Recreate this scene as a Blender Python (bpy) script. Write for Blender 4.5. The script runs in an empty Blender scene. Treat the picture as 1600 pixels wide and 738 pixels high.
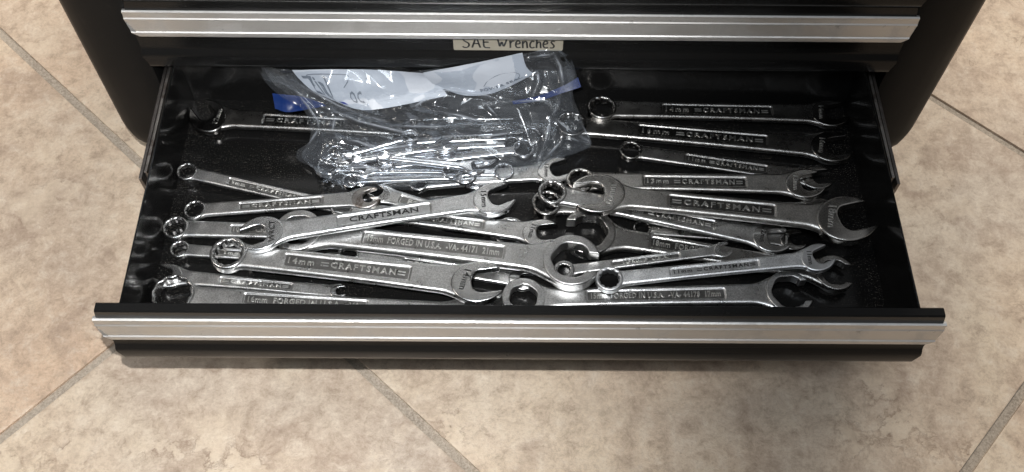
import bpy, bmesh, math, random
import numpy as np
from mathutils import Vector, Matrix
random.seed(7); rng = np.random.default_rng(7)
C = bpy.context.scene.collection
sc = bpy.context.scene

# ------------------------------------------------------------------ camera
F, TH, YAW, ROLL = 1575.0, 1.0300, 0.0135, 0.0183
CAM = np.array([-0.0103, -0.2808, 0.5744])
_c, _s = math.cos(TH), math.sin(TH)
FW = np.array([math.sin(YAW)*_c, math.cos(YAW)*_c, -_s])
_r = np.array([math.cos(YAW), -math.sin(YAW), 0.0]); _u = np.cross(_r, FW)
RT = _r*math.cos(ROLL) + _u*math.sin(ROLL); UP = -_r*math.sin(ROLL) + _u*math.cos(ROLL)
cd = bpy.data.cameras.new('camera'); cam = bpy.data.objects.new('camera', cd); C.objects.link(cam)
cd.sensor_width = 36; cd.lens = F/1600*36; cd.clip_start = 0.02; cd.clip_end = 50
cam.matrix_world = Matrix(((RT[0], UP[0], -FW[0], CAM[0]), (RT[1], UP[1], -FW[1], CAM[1]),
                           (RT[2], UP[2], -FW[2], CAM[2]), (0, 0, 0, 1)))
sc.camera = cam
# survey of the photograph: the point where the sight line of a photo pixel meets the height z
def at(x, y, z):
    d = FW*F + RT*(x-800) + UP*(369-y)
    return CAM + d*((z-CAM[2])/d[2])
def pxm(x, y, z):                      # metres per photo pixel at that point
    return float((at(x, y, z)-CAM) @ FW)/F

# ------------------------------------------------------------------ light
w = bpy.data.worlds.new('World'); sc.world = w; w.use_nodes = True
nt = w.node_tree; bg = nt.nodes['Background']
tc = nt.nodes.new('ShaderNodeTexCoord'); sx = nt.nodes.new('ShaderNodeSeparateXYZ')
cr = nt.nodes.new('ShaderNodeValToRGB')
nt.links.new(tc.outputs['Generated'], sx.inputs[0]); nt.links.new(sx.outputs['Z'], cr.inputs[0])
e = cr.color_ramp.elements
e[0].position = 0.0; e[0].color = (0.20, 0.17, 0.14, 1)
e[1].position = 0.9; e[1].color = (0.60, 0.605, 0.615, 1)
nt.links.new(cr.outputs[0], bg.inputs[0]); bg.inputs[1].default_value = 0.35

def area(name, loc, target, size, power, col):
    l = bpy.data.lights.new(name, 'AREA'); l.shape = 'RECTANGLE'; l.size, l.size_y = size
    l.energy = power; l.color = col
    o = bpy.data.objects.new(name, l); C.objects.link(o); o.location = loc
    o.rotation_euler = (Vector(target)-Vector(loc)).to_track_quat('-Z', 'Y').to_euler(); return o
# the phone's flash beside its lens (left of and above the camera)
fl = bpy.data.lights.new('phone_flash', 'SPOT'); fl.energy = 21.5; fl.color = (1.0, 0.99, 0.975)
fl.shadow_soft_size = 0.004; fl.spot_size = math.radians(80); fl.spot_blend = 0.75
fo = bpy.data.objects.new('phone_flash', fl); C.objects.link(fo); fo.location = (-0.05, -0.22, 0.575)
fo.rotation_euler = (Vector((-0.27, 0.12, 0))-fo.location).to_track_quat('-Z', 'Y').to_euler()
# unseen overhead lamps, added to brighten the floor and the steel
area('added_light_back', (0.30, 1.55, 2.1), (0.2, 0.3, 0), (1.0, 0.3), 62, (1.0, 0.93, 0.84))
area('added_light_left', (-1.5, 0.2, 2.1), (-0.2, 0.1, 0), (0.5, 0.3), 8, (1.0, 0.93, 0.85))
area('added_light_front', (-0.15, -0.75, 2.1), (-0.1, 0.1, 0), (1.3, 0.35), 12, (0.86, 0.93, 1.0))
sc.view_settings.view_transform = 'Standard'; sc.view_settings.look = 'None'
sc.view_settings.exposure = 0; sc.view_settings.gamma = 1
sc.cycles.use_denoising = True
sc.cycles.max_bounces = 10; sc.cycles.transparent_max_bounces = 24
sc.cycles.caustics_reflective = False; sc.cycles.caustics_refractive = False

# ------------------------------------------------------------------ material helpers
def srgb(r, g, b):
    f = lambda v: ((v/255+0.055)/1.055)**2.4 if v/255 > 0.04045 else v/255/12.92
    return (f(r), f(g), f(b), 1)
class NT:
    def __init__(s, name):
        s.m = bpy.data.materials.new(name); s.m.use_nodes = True; s.t = s.m.node_tree
        s.b = s.t.nodes['Principled BSDF']; s.out = s.t.nodes['Material Output']
    def n(s, typ, ins=None, **kw):
        nd = s.t.nodes.new(typ)
        for k, v in kw.items(): setattr(nd, k, v)
        for k, v in (ins or {}).items():
            if isinstance(v, bpy.types.NodeSocket): s.t.links.new(v, nd.inputs[k])
            else: nd.inputs[k].default_value = v
        return nd
    def link(s, a, b): s.t.links.new(a, b)
    def obj(s): return s.n('ShaderNodeTexCoord').outputs['Object']
    def noise(s, vec, scale, detail=4, rough=.55, dist=0):
        return s.n('ShaderNodeTexNoise', {'Vector': vec, 'Scale': scale, 'Detail': detail, 'Roughness': rough, 'Distortion': dist}).outputs[0]
    def ramp(s, fac, stops, interp='LINEAR'):
        r = s.n('ShaderNodeValToRGB', {0: fac}); r.color_ramp.interpolation = interp
        el = r.color_ramp.elements
        while len(el) < len(stops): el.new(0.5)
        for q, (p, c) in zip(el, stops):
            q.position = p; q.color = c if len(c) == 4 else (*c, 1)
        return r.outputs[0]
    def mix(s, f, a, b, blend='MIX'):
        m = s.n('ShaderNodeMix', data_type='RGBA', blend_type=blend)
        for k, v in ((0, f), (6, a), (7, b)):
            if isinstance(v, bpy.types.NodeSocket): s.link(v, m.inputs[k])
            else: m.inputs[k].default_value = v
        return m.outputs[2]
    def math(s, op, a, b=0.0, clamp=False):
        m = s.n('ShaderNodeMath', operation=op, use_clamp=clamp)
        for k, v in ((0, a), (1, b)):
            if isinstance(v, bpy.types.NodeSocket): s.link(v, m.inputs[k])
            else: m.inputs[k].default_value = v
        return m.outputs[0]
    def bump(s, h, strength, dist, base=None):
        ins = {'Height': h, 'Strength': strength, 'Distance': dist}
        if base is not None: ins['Normal'] = base
        b = s.n('ShaderNodeBump', ins); return b.outputs[0]
    def set(s, **kw):
        for k, v in kw.items():
            k = k.replace('_', ' ')
            if isinstance(v, bpy.types.NodeSocket): s.link(v, s.b.inputs[k])
            else: s.b.inputs[k].default_value = v
def g(v): return (v, v, v, 1)

def steel(name, base, rough, grain=.25, tarnish=.5, rust=0.0):
    t = NT(name); o = t.obj()
    n1 = t.noise(o, 1500, 3, .6); n2 = t.noise(o, 90, 5, .6, .4); n3 = t.noise(o, 330, 4, .7)
    blot = t.ramp(n2, [(.35, g(0)), (.66, g(1))])
    b = np.array(base)
    col = t.mix(blot, (*(b*(1-tarnish*.45)), 1), (*b, 1))
    spk = t.ramp(n3, [(.30, g(1)), (.38, g(0))])
    col = t.mix(t.math('MULTIPLY', spk, .62*tarnish), col, (.10, .085, .07, 1))
    gr = t.noise(o, 1150, 2, .7); col = t.mix(1.0, col, t.ramp(gr, [(.36, g(1-grain*.5)), (.64, g(1+grain*.5))]), 'MULTIPLY')
    if rust:
        rm = t.ramp(t.noise(o, 60, 5, .7, .8), [(.60-rust*.2, g(0)), (.68-rust*.2, g(1))])
        col = t.mix(t.math('MULTIPLY', rm, .6), col, (.11, .06, .04, 1))
    rg = t.math('ADD', t.math('MULTIPLY', n2, .22), rough-.11)
    t.set(Base_Color=col, Metallic=1.0, Roughness=rg)
    bm_ = t.bump(n1, grain*.42, .0005); bm_ = t.bump(n3, grain*.40, .0006, bm_)
    t.set(Normal=bm_)
    return t.m
M = {}
for nm, b, sh, hd in (('bright', (.74, .75, .76), .32, .22), ('mid', (.64, .64, .635), .30, .22), ('frost', (.86, .88, .90), .42, .34), ('shaded', (.36, .352, .34), .28, .20), ('worn', (.60, .585, .56), .30, .20)):  # the darkest tone has shade and dark reflections put into its base colour
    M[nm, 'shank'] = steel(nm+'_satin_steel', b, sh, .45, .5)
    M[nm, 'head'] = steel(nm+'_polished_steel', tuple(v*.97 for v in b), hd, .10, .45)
M['rusty', 'shank'] = M['mid', 'shank']; M['rusty', 'head'] = steel('rust_spotted_steel', (.5, .48, .46), .34, .3, .8, .6)
M['bag', 'shank'] = steel('chrome_shank', (.72, .73, .75), .15, .10, .5); M['bag', 'head'] = steel('chrome_head', (.74, .75, .77), .13, .05, .4)
M['letter'] = steel('lettering_steel', (.72, .72, .70), .30, .06, .2)
M['plate'] = steel('grimy_recess_steel', (.18, .177, .17), .28, .12, .6)
M['plate_mid'] = steel('recess_steel', (.30, .297, .29), .30, .12, .7)
M['plate_bright'] = steel('worn_recess_steel', (.62, .63, .64), .40, .3, .6)
M['letter_dark'] = steel('blackened_lettering', (.06, .06, .06), .5, .1, .3)

def black_paint(name, rough, dust=0.0, base=.012):
    t = NT(name); o = t.obj()
    n = t.noise(o, 14, 6, .65, .5); f = t.noise(o, 700, 2, .5)
    col = g(base)
    if dust:
        a = t.ramp(t.noise(o, 1100, 3, .7), [(.60, g(0)), (.74, g(1))])
        b = t.ramp(t.noise(o, 22, 5, .65, .6), [(.42, g(0)), (.72, g(1))])
        # scratches
        mp = t.n('ShaderNodeMapping', {'Vector': o, 'Scale': (1, 16, 1), 'Rotation': (0, 0, .35)}).outputs[0]
        s_ = t.ramp(t.noise(mp, 120, 2, .4, .2), [(.69, g(0)), (.73, g(1))])
        if dust > .5:
            ed = t.ramp(t.math('ABSOLUTE', t.n('ShaderNodeSeparateXYZ', {0: o}).outputs['X']), [(.200, g(0)), (.246, g(1.4))])
            b = t.math('MAXIMUM', b, t.math('MULTIPLY', ed, t.ramp(t.noise(o, 60, 4, .6), [(.35, g(.2)), (.65, g(1))])))
        m_ = t.math('MULTIPLY', t.math('MULTIPLY', a, b), dust)
        m_ = t.math('ADD', m_, t.math('MULTIPLY', t.math('MULTIPLY', s_, b), dust*.25))
        col = t.mix(m_, g(base), (.30, .27, .23, 1))
    t.set(Base_Color=col, Roughness=t.math('ADD', t.math('MULTIPLY', n, .22), rough-.11))
    t.set(Normal=t.bump(f, .06, .0003))
    return t.m
M['paint'] = black_paint('black_gloss_paint', .17, .10, .009)
M['paint_front'] = black_paint('black_front_paint', .24, .10, .008); M['paint_front'].node_tree.nodes['Principled BSDF'].inputs['Specular IOR Level'].default_value = .22
M['paint_floor'] = black_paint('dusty_black_drawer_paint', .16, .9, .006); M['paint_floor'].node_tree.nodes['Principled BSDF'].inputs['Specular IOR Level'].default_value = .34
M['paint_body'] = black_paint('black_body_paint', .48, .08, .008); M['paint_body'].node_tree.nodes['Principled BSDF'].inputs['Specular IOR Level'].default_value = .12
def anodised(name, base, rough):
    t = NT(name); o = t.obj()
    mp = t.n('ShaderNodeMapping', {'Vector': o, 'Scale': (.02, 1, 1)}).outputs[0]
    br = t.noise(mp, 2600, 3, .6); big = t.noise(t.n('ShaderNodeMapping', {'Vector': o, 'Scale': (.25, 1, 1)}).outputs[0], 26, 5, .6)
    scr = t.ramp(t.noise(o, 160, 3, .6), [(.70, g(0)), (.74, g(1))])
    col = t.mix(big, (base[0]*.80, base[1]*.79, base[2]*.77, 1), (*base, 1))
    col = t.mix(t.math('MULTIPLY', scr, .35), col, g(.2))
    sm = t.ramp(t.noise(o, 38, 5, .7, .6), [(.50, g(0)), (.62, g(1))]); ding = t.ramp(t.noise(o, 75, 3, .6), [(.70, g(0)), (.76, g(1))])
    col = t.mix(t.math('MULTIPLY', sm, .16), col, g(.45)); col = t.mix(t.math('MULTIPLY', ding, .5), col, g(.12))
    t.set(Base_Color=col, Metallic=1.0, Roughness=t.math('ADD', t.math('ADD', t.math('MULTIPLY', big, .16), t.math('MULTIPLY', sm, .10)), rough-.08))
    t.set(Normal=t.bump(br, .12, .0004)); return t.m
M['alu'] = anodised('brushed_aluminium', (.80, .795, .785), .54)
M['rail'] = steel('dull_zinc_rail', (.52, .49, .46), .42, .3, .8, .35)
M['rail_dark'] = steel('dark_steel_rail', (.24, .22, .21), .45, .3, .5)
t = NT('rubber_black'); t.set(Base_Color=g(.02), Roughness=.6); M['rubber'] = t.m

# ------------------------------------------------------------------ object helpers
def link(name, mesh, mat, parent=None, smooth=False):
    o = bpy.data.objects.new(name, mesh); C.objects.link(o)
    if mat is not None and not mesh.materials: mesh.materials.append(mat)
    if parent is not None: o.parent = parent
    if smooth:
        mesh.polygons.foreach_set('use_smooth', [True]*len(mesh.polygons))
    return o
def thing(name, label, cat, loc=(0, 0, 0), group=None):
    o = bpy.data.objects.new(name, None); C.objects.link(o); o.location = loc
    o.empty_display_size = .02
    o['label'] = label; o['category'] = cat
    if group: o['group'] = group
    return o
def mesh_from(V, Fc):
    m = bpy.data.meshes.new('mesh'); m.from_pydata([tuple(v) for v in V], [], [tuple(f) for f in Fc]); m.update(); return m
def box(x0, x1, y0, y1, z0, z1, bev=.0008):
    bm = bmesh.new(); bmesh.ops.create_cube(bm, size=1)
    for v in bm.verts:
        v.co = Vector(((x0+x1)/2+v.co.x*(x1-x0), (y0+y1)/2+v.co.y*(y1-y0), (z0+z1)/2+v.co.z*(z1-z0)))
    if bev: bmesh.ops.bevel(bm, geom=bm.edges[:], offset=bev, segments=2, affect='EDGES', profile=.7)
    m = bpy.data.meshes.new('box'); bm.to_mesh(m); bm.free(); return m
def extrude_x(prof, inset, x0, x1, nseg=24, wob=0.0):
    """closed profile [(y,z)] swept along x; inset(i)-> how far point i is pulled in at the ends"""
    n = len(prof); V = []; Fc = []
    xs = np.linspace(0, 1, nseg+1)
    for k, s in enumerate(xs):
        for i, (y, z) in enumerate(prof):
            a = x0+inset[i]; b = x1-inset[i]
            V.append((a+(b-a)*s, y, z+wob*math.sin(7*s+1)*.5))
    for k in range(nseg):
        for i in range(n):
            j = (i+1) % n
            Fc.append((k*n+i, k*n+j, (k+1)*n+j, (k+1)*n+i))
    Fc.append(tuple(range(n))[::-1]); Fc.append(tuple(nseg*n+i for i in range(n)))
    m = mesh_from(V, Fc)
    bm = bmesh.new(); bm.from_mesh(m); bmesh.ops.recalc_face_normals(bm, faces=bm.faces[:]); bm.to_mesh(m); bm.free()
    return m
def auto_smooth(o, ang=35):
    m = o.data; m.polygons.foreach_set('use_smooth', [True]*len(m.polygons))
    m.set_sharp_from_angle(angle=math.radians(ang))
    return o

_tc = {}
def text_mesh(s, size, extrude, sx=1.0, align='CENTER', bars=None, weight=0.0, space=1.05):
    key = (s, round(size, 5), round(extrude, 6), sx, bars, weight, space)
    if key in _tc: return _tc[key]
    def word(body):
        cu = bpy.data.curves.new('t', 'FONT'); cu.body = body; cu.size = size; cu.extrude = extrude
        cu.align_x = 'LEFT'; cu.align_y = 'CENTER'; cu.resolution_u = 2; cu.space_character = space; cu.offset = weight*size
        o = bpy.data.objects.new('t', cu); C.objects.link(o)
        dg = bpy.context.evaluated_depsgraph_get(); dg.update()
        m = bpy.data.meshes.new_from_object(o.evaluated_get(dg))
        bpy.data.objects.remove(o); bpy.data.curves.remove(cu); return m
    bm = bmesh.new(); x = 0.0; L = size*1.0
    def bar(x0):
        for dy in (-.17, .17):
            r = bmesh.ops.create_cube(bm, size=1)
            for v in r['verts']: v.co = Vector((x0+L/2+v.co.x*L, dy*size+v.co.y*size*.10, v.co.z*2*extrude))
    pieces = s.split('  ') if bars else [s]
    for w_ in pieces:
        big = w_ == 'CRAFTSMAN' and bars
        if big and 'l' in bars: bar(x); x += L+size*.28
        m = word(w_); n0 = len(bm.verts); bm.from_mesh(m); bm.verts.ensure_lookup_table()
        vs = bm.verts[n0:]; lo = min(v.co.x for v in vs)
        for v in vs: v.co.x = (v.co.x-lo)*sx+x
        x = max(v.co.x for v in vs); bpy.data.meshes.remove(m)
        if big and 'r' in bars: x += size*.28; bar(x); x += L
        x += size*.9
    xs = [v.co.x for v in bm.verts]; mid = (min(xs)+max(xs))/2
    for v in bm.verts: v.co.x -= mid
    m = bpy.data.meshes.new('lettering'); bm.to_mesh(m); bm.free(); _tc[key] = m; return m

# ------------------------------------------------------------------ signed distance -> mesh
def surfnet(sdf, lo, hi, h):
    lo = np.array(lo, float); hi = np.array(hi, float)
    n = np.ceil((hi-lo)/h).astype(int)+1
    ax = [lo[k]+h*np.arange(n[k]) for k in range(3)]
    X, Y, Z = np.meshgrid(*ax, indexing='ij')
    D = sdf(X, Y, Z)
    S = D < 0
    nx, ny, nz = n
    cells = np.zeros((nx-1, ny-1, nz-1), int)
    for a in (0, 1):
        for b in (0, 1):
            for c in (0, 1): cells += S[a:nx-1+a, b:ny-1+b, c:nz-1+c]
    act = (cells > 0) & (cells < 8)
    idx = -np.ones(act.shape, int); ii = np.argwhere(act); idx[act] = np.arange(len(ii))
    P = np.zeros((len(ii), 3)); cnt = np.zeros(len(ii))
    i, j, k = ii.T
    corners = [(a, b, c) for a in (0, 1) for b in (0, 1) for c in (0, 1)]
    for p in corners:
        for axn in range(3):
            if p[axn]: continue
            q = list(p); q[axn] = 1
            d0 = D[i+p[0], j+p[1], k+p[2]]; d1 = D[i+q[0], j+q[1], k+q[2]]
            m = (d0 < 0) != (d1 < 0)
            tt = np.where(m, d0/np.where(m, d0-d1, 1), 0)
            pt = np.stack([np.full(len(ii), float(p[0])), np.full(len(ii), float(p[1])), np.full(len(ii), float(p[2]))], 1)
            pt[:, axn] += tt
            P += pt*m[:, None]; cnt += m
    P = lo+h*(ii+P/cnt[:, None])
    quads = []
    for axn in range(3):
        o1, o2 = [(1, 2), (2, 0), (0, 1)][axn]
        sl0 = [slice(None)]*3; sl1 = [slice(None)]*3
        sl0[axn] = slice(0, -1); sl1[axn] = slice(1, None)
        A = S[tuple(sl0)]; B = S[tuple(sl1)]
        e_ = np.argwhere(A != B)
        good = (e_[:, o1] > 0) & (e_[:, o2] > 0) & (e_[:, o1] < n[o1]-1) & (e_[:, o2] < n[o2]-1)
        e_ = e_[good]; fl_ = A[tuple(e_.T)]
        def cid(d1, d2):
            q = e_.copy(); q[:, o1] += d1; q[:, o2] += d2; return idx[tuple(q.T)]
        q = np.stack([cid(-1, -1), cid(0, -1), cid(0, 0), cid(-1, 0)], 1)
        q[~fl_] = q[~fl_][:, ::-1]; quads.append(q)
    Q = np.concatenate(quads)
    # settle on the true surface
    for _ in range(2):
        x, y, z = P.T; e1 = h*.15
        d = sdf(x, y, z)
        gr = np.stack([sdf(x+e1, y, z)-sdf(x-e1, y, z), sdf(x, y+e1, z)-sdf(x, y-e1, z), sdf(x, y, z+e1)-sdf(x, y, z-e1)], 1)/(2*e1)
        gn = np.maximum((gr**2).sum(1), .25)
        P = P-np.clip(.8*d/gn, -h*.5, h*.5)[:, None]*gr
    m = bpy.data.meshes.new('forged')
    m.vertices.add(len(P)); m.vertices.foreach_set('co', (P*.001).ravel())
    m.loops.add(len(Q)*4); m.loops.foreach_set('vertex_index', Q.ravel().astype(np.int32))
    m.polygons.add(len(Q)); m.polygons.foreach_set('loop_start', np.arange(0, len(Q)*4, 4, dtype=np.int32))
    m.polygons.foreach_set('use_smooth', np.ones(len(Q), bool))
    m.update(calc_edges=True); m.validate()
    return m
def smin(a, b, k):
    hh = np.clip(.5+.5*(b-a)/k, 0, 1); return b*(1-hh)+a*hh-k*hh*(1-hh)
def smax(a, b, k): return -smin(-a, -b, k)
def hexd(x, y, r, a0=0.0):
    d = None
    for k in range(3):
        a = a0+k*math.pi/3; q = np.abs(x*math.cos(a)+y*math.sin(a))-r
        d = q if d is None else np.maximum(d, q)
    return d
class Head:
    """one end of a wrench, millimetres, head centre at the origin of the shank axis"""
    def __init__(s, kind, R, x0, out, turn=15, slot=1.0, hole=.70, t=None):
        s.k = kind; s.R = R; s.x0 = x0; s.out = out; s.slot = slot; s.hole = hole
        s.a = math.radians(turn) if out > 0 else math.pi-math.radians(turn)
        s.t = t if t else {'box': .33*R, 'open': .21*R, 'flare': .26*R}[kind]
    def cut(s, x, y, z):
        """what is taken away (hole or slot), negative inside"""
        x = x-s.x0
        if s.k == 'box':
            d = np.minimum(hexd(x, y, s.hole*s.R), hexd(x, y, s.hole*s.R, math.pi/6))
            return d-np.clip((np.abs(z)-s.t+.09*s.R), 0, 9)*.9
        ca, sa = math.cos(s.a), math.sin(s.a); u = x*ca+y*sa; v = -x*sa+y*ca
        if s.k == 'open':
            wv = s.slot*.5*s.R; r = .42*s.R
            qx = -u-.30*s.R+r; qy = np.abs(v)-wv+r
            return np.minimum(np.maximum(qx, qy), 0)+np.hypot(np.maximum(qx, 0), np.maximum(qy, 0))-r
        d = np.maximum(hexd(u, v, s.hole*s.R, math.pi/6), np.hypot(u, v)-s.hole*s.R*1.06)
        gap = np.maximum(np.abs(v)-s.slot*.5*s.R, -u)
        return np.minimum(d, gap)
    def sdf(s, X, Y, Z):
        x = X-s.x0; y = Y
        ca, sa = math.cos(s.a), math.sin(s.a); u = x*ca+y*sa; v = -x*sa+y*ca
        if s.k == 'open':
            q = np.sqrt((u/1.22)**2+v**2)
            o2 = (q-s.R)*.9
            o2 = np.maximum(o2, u-1.08*s.R)
        else: o2 = np.hypot(x, y)-s.R
        r = {'box': .11*s.R, 'open': .9, 'flare': .8}[s.k]
        r = min(r, s.t*.8)
        zz = np.abs(Z)-s.t
        body = np.minimum(np.maximum(o2+r, zz+r), 0)+np.hypot(np.maximum(o2+r, 0), np.maximum(zz+r, 0))-r
        return smax(body, -s.cut(X, Y, Z), .35)
    def bounds(s):
        m = s.R*1.35+1.5
        return (s.x0-m, -m, -s.t-1.2), (s.x0+m, m, s.t+1.2)

def build_wrench(name, label, A, B, kA, kB, RA, RB, tone, plate=None, text='', sizeA=None, sizeB=None, tA=15, tB=15,
                 group='wrenches lying loose in the open drawer', slotA=1.10, slotB=1.10, holeA=None, holeB=None, wid=.73,
                 bars='lr', parent=None, roll=0, thick=1.0, dark_text=False, zoff=0.0, toneA=None, tsx=1.25, res=1.0):
    """A, B = head centres in world metres; RA, RB = head radii in mm"""
    A = np.array(A); B = np.array(B); L = float(np.linalg.norm(B-A))*1000
    hd = {'box': .655, 'open': 0, 'flare': .60}
    HA = Head(kA, RA, 0, -1, tA, slotA, holeA or hd[kA]); HB = Head(kB, RB, L, 1, tB, slotB, holeB or hd[kB])
    e = thing(name, label, 'wrench', tuple(A), group)
    ex = (B-A)/np.linalg.norm(B-A); ez = np.array([0, 0, 1.0]); ey = np.cross(ez, ex); ey /= np.linalg.norm(ey); ez = np.cross(ex, ey)
    mt = Matrix(((ex[0], ey[0], ez[0], 0), (ex[1], ey[1], ez[1], 0), (ex[2], ey[2], ez[2], 0), (0, 0, 0, 1)))
    e.rotation_euler = (mt.to_3x3() @ Matrix.Rotation(roll, 3, 'X')).to_euler()
    hmm = (.75 if max(RA, RB) > 11 else .6)*res
    wA, wB = wid*RA, wid*RB
    if kA == 'box' and kB == 'open': wA = wid*1.02*RA
    if kA == 'open' and kB == 'box': wB = wid*1.02*RB
    if RA > 1.25*RB or RB > 1.25*RA:
        m1_ = (wA+wB)/2; wA, wB = wA*.5+m1_*.5, wB*.5+m1_*.5
    tmax = (.150*max(RA, RB)+.7)*thick
    tk = lambda k, H: min(tmax, H.t*.86*(1 if thick == 1 else 1.5))
    def shank(x, y, z):
        s = np.clip(x/L, 0, 1)
        mid = 1-.10*np.sin(math.pi*s)
        w_ = (wA+(wB-wA)*s)*mid
        d2 = np.maximum(np.abs(y)-w_, np.maximum(-x, x-L))
        d2 = smin(d2, np.hypot(x, y)-RA*.90, RA*(.45 if kA == 'box' else .9))
        d2 = smin(d2, np.hypot(x-L, y)-RB*.90, RB*(.45 if kB == 'box' else .9))
        tt = tk(0, HA)+(tk(0, HB)-tk(0, HA))*s
        # forged faces are slightly crowned toward a bevelled edge
        r = np.minimum(tt*.92, 3.2) if thick == 1 else tt*.9
        zz = np.abs(z)-tt
        body = np.minimum(np.maximum(d2+r, zz+r), 0)+np.hypot(np.maximum(d2+r, 0), np.maximum(zz+r, 0))-r
        if plate:
            p0, p1 = plate[0]*L, plate[1]*L
            sc_ = (p0+p1)/2/L; tp = tk(0, HA)+(tk(0, HB)-tk(0, HA))*s
            pw = w_*.55
            q = np.maximum(np.abs(x-(p0+p1)/2)-(p1-p0)/2+1.0, np.abs(y)-pw+1.0)
            qq = np.hypot(np.maximum(np.abs(x-(p0+p1)/2)-(p1-p0)/2+1.2, 0), np.maximum(np.abs(y)-pw+1.2, 0))-1.2
            rec = np.maximum(qq, tp-.65-z)
            body = smax(body, -rec, .25)
        body = np.maximum(body, -np.minimum(HA.cut(x, y, z), HB.cut(x, y, z))+.15)
        # stay inside the heads
        return body
    m_ = max(RA, RB)+1.5
    sh = link('shank', surfnet(shank, (-RA-1, -m_, -tmax-1.5), (L+RB+1, m_, tmax+1.5), hmm), M[tone, 'shank'], e)
    hmA = min(.75, max(.35, RA/22))*res; hmB = min(.75, max(.35, RB/22))*res
    names = {'box': 'box_end', 'open': 'open_end', 'flare': 'flare_end'}
    ha = link(names[kA], surfnet(HA.sdf, *HA.bounds(), hmA), M[tone, 'shank' if kA == 'flare' else 'head'], e)
    hb = link(names[kB], surfnet(HB.sdf, *HB.bounds(), hmB), M['rusty' if toneA else tone, 'shank' if kB == 'flare' else 'head'], e)
    if plate and text:
        s = (plate[0]+plate[1])/2
        tp = tk(0, HA)+(tk(0, HB)-tk(0, HA))*s
        w_ = (wA+(wB-wA)*s)*(1-.10*math.sin(math.pi*s)); pw = w_*.55
        size = pw*(1.22 if bars else 1.40)*.001
        tm = text_mesh(text, size, .00032, tsx, bars=bars, weight=.012, space=1.28 if bars else 1.05)
        lx = [v.co.x for v in tm.vertices]; wid_t = max(lx)-min(lx); av = ((plate[1]-plate[0])*L-3)*.001*.96
        if not dark_text or True:
            a_ = (plate[1]-plate[0])*L/2-1.0; hb_ = pw-.9; rr = min(1.2, hb_*.5); ol = []
            for cx, cy, st in ((a_-rr, hb_-rr, 0), (-a_+rr, hb_-rr, 1), (-a_+rr, -hb_+rr, 2), (a_-rr, -hb_+rr, 3)):
                for q in range(4):
                    an = (st+q/3)*math.pi/2; ol.append(((cx+rr*math.cos(an)+s*L)*.001, (cy+rr*math.sin(an))*.001))
            n_ = len(ol); zt = (tp-.60)*.001
            slp = (tk(0, HB)-tk(0, HA))/L
            pm = mesh_from([(x, y, zt+(x-s*L*.001)*slp) for x, y in ol]+[(x, y, zt-.0003+(x-s*L*.001)*slp) for x, y in ol], [tuple(range(n_)), tuple(range(n_, 2*n_))[::-1]]+[(i, n_+i, n_+(i+1) % n_, (i+1) % n_) for i in range(n_)])
            link('nameplate', pm, M['plate_bright'] if tone in ('bright', 'frost') else M['plate_mid'] if tone == 'mid' else M['plate'], sh)
        lo = link('lettering', tm, M['letter_dark'] if dark_text else M['letter'], sh)
        fx = min(1.35 if bars else 1.2, av/wid_t)
        lo.location = (s*L*.001-(max(lx)+min(lx))/2*fx, 0, (tp-.40)*.001); lo.scale = (fx, 1, 1); lo.rotation_euler = (0, -math.atan((tk(0, HB)-tk(0, HA))/L), 0)
    for H, hob, szt in ((HA, ha, sizeA), (HB, hb, sizeB)):
        if szt:
            sm_ = text_mesh(szt, .00042*H.R, .0001, 1.0, weight=.02)
            so = link('size_mark', sm_.copy(), None, hob); so.data.materials.clear(); so.data.materials.append(M['letter_dark'] if tone in ('bright', 'mid', 'frost') else M['letter'])
            so.location = ((H.x0-H.out*H.R*.60)*.001, 0, (H.t+.05)*.001)
            so.rotation_euler = (0, 0, -math.pi/2*H.out-.1)
    return e
# ------------------------------------------------------------------ floor of tiles
t = NT('glazed_travertine_tile'); o = t.n('ShaderNodeNewGeometry').outputs['Position']
oi = t.n('ShaderNodeObjectInfo').outputs['Random']
off = t.n('ShaderNodeCombineXYZ', {0: t.math('MULTIPLY', oi, 13.0), 1: t.math('MULTIPLY', oi, 29.0)}).outputs[0]
p = t.n('ShaderNodeVectorMath', {0: o, 1: off}, operation='ADD').outputs[0]
big = t.noise(p, 4.0, 5, .6, .5); med = t.noise(p, 17, 8, .72, .5); fine = t.noise(p, 75, 7, .78, .25); grit = t.noise(p, 420, 3, .7)
col = t.ramp(big, [(.34, srgb(199, 178, 157)), (.50, srgb(213, 191, 167)), (.66, srgb(222, 203, 178))])
hue = t.noise(p, 3.2, 3, .5, .4)
col = t.mix(t.ramp(hue, [(.49, g(0)), (.69, g(.55))]), col, srgb(214, 181, 153))
col = t.mix(t.ramp(hue, [(.30, g(.55)), (.46, g(0))]), col, srgb(188, 177, 165))
col = t.mix(t.ramp(med, [(.34, g(.72)), (.51, g(0))]), col, srgb(172, 150, 132))
col = t.mix(t.ramp(med, [(.52, g(0)), (.74, g(.55))]), col, srgb(227, 212, 190))
col = t.mix(t.ramp(fine, [(.32, g(.78)), (.50, g(0))]), col, srgb(156, 136, 118))
col = t.mix(t.ramp(fine, [(.51, g(0)), (.70, g(.62))]), col, srgb(236, 223, 204))
col = t.mix(t.ramp(grit, [(.36, g(.22)), (.50, g(0))]), col, srgb(150, 130, 112))
def squig(scale, seed, wd, lo, hi, gs):
    q = t.n('ShaderNodeVectorMath', {0: p, 1: (seed, seed*.7, 0)}, operation='ADD').outputs[0]
    n_ = t.noise(q, scale, 6, .66, .15)
    d_ = t.math('ABSOLUTE', t.math('SUBTRACT', n_, .5))
    ln = t.ramp(d_, [(0, g(1)), (wd*.35, g(.6)), (wd, g(0))])
    gt = t.ramp(t.noise(q, gs, 6, .7), [(lo, g(0)), (hi, g(1))])
    return t.math('MULTIPLY', ln, gt), n_, gt
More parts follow.
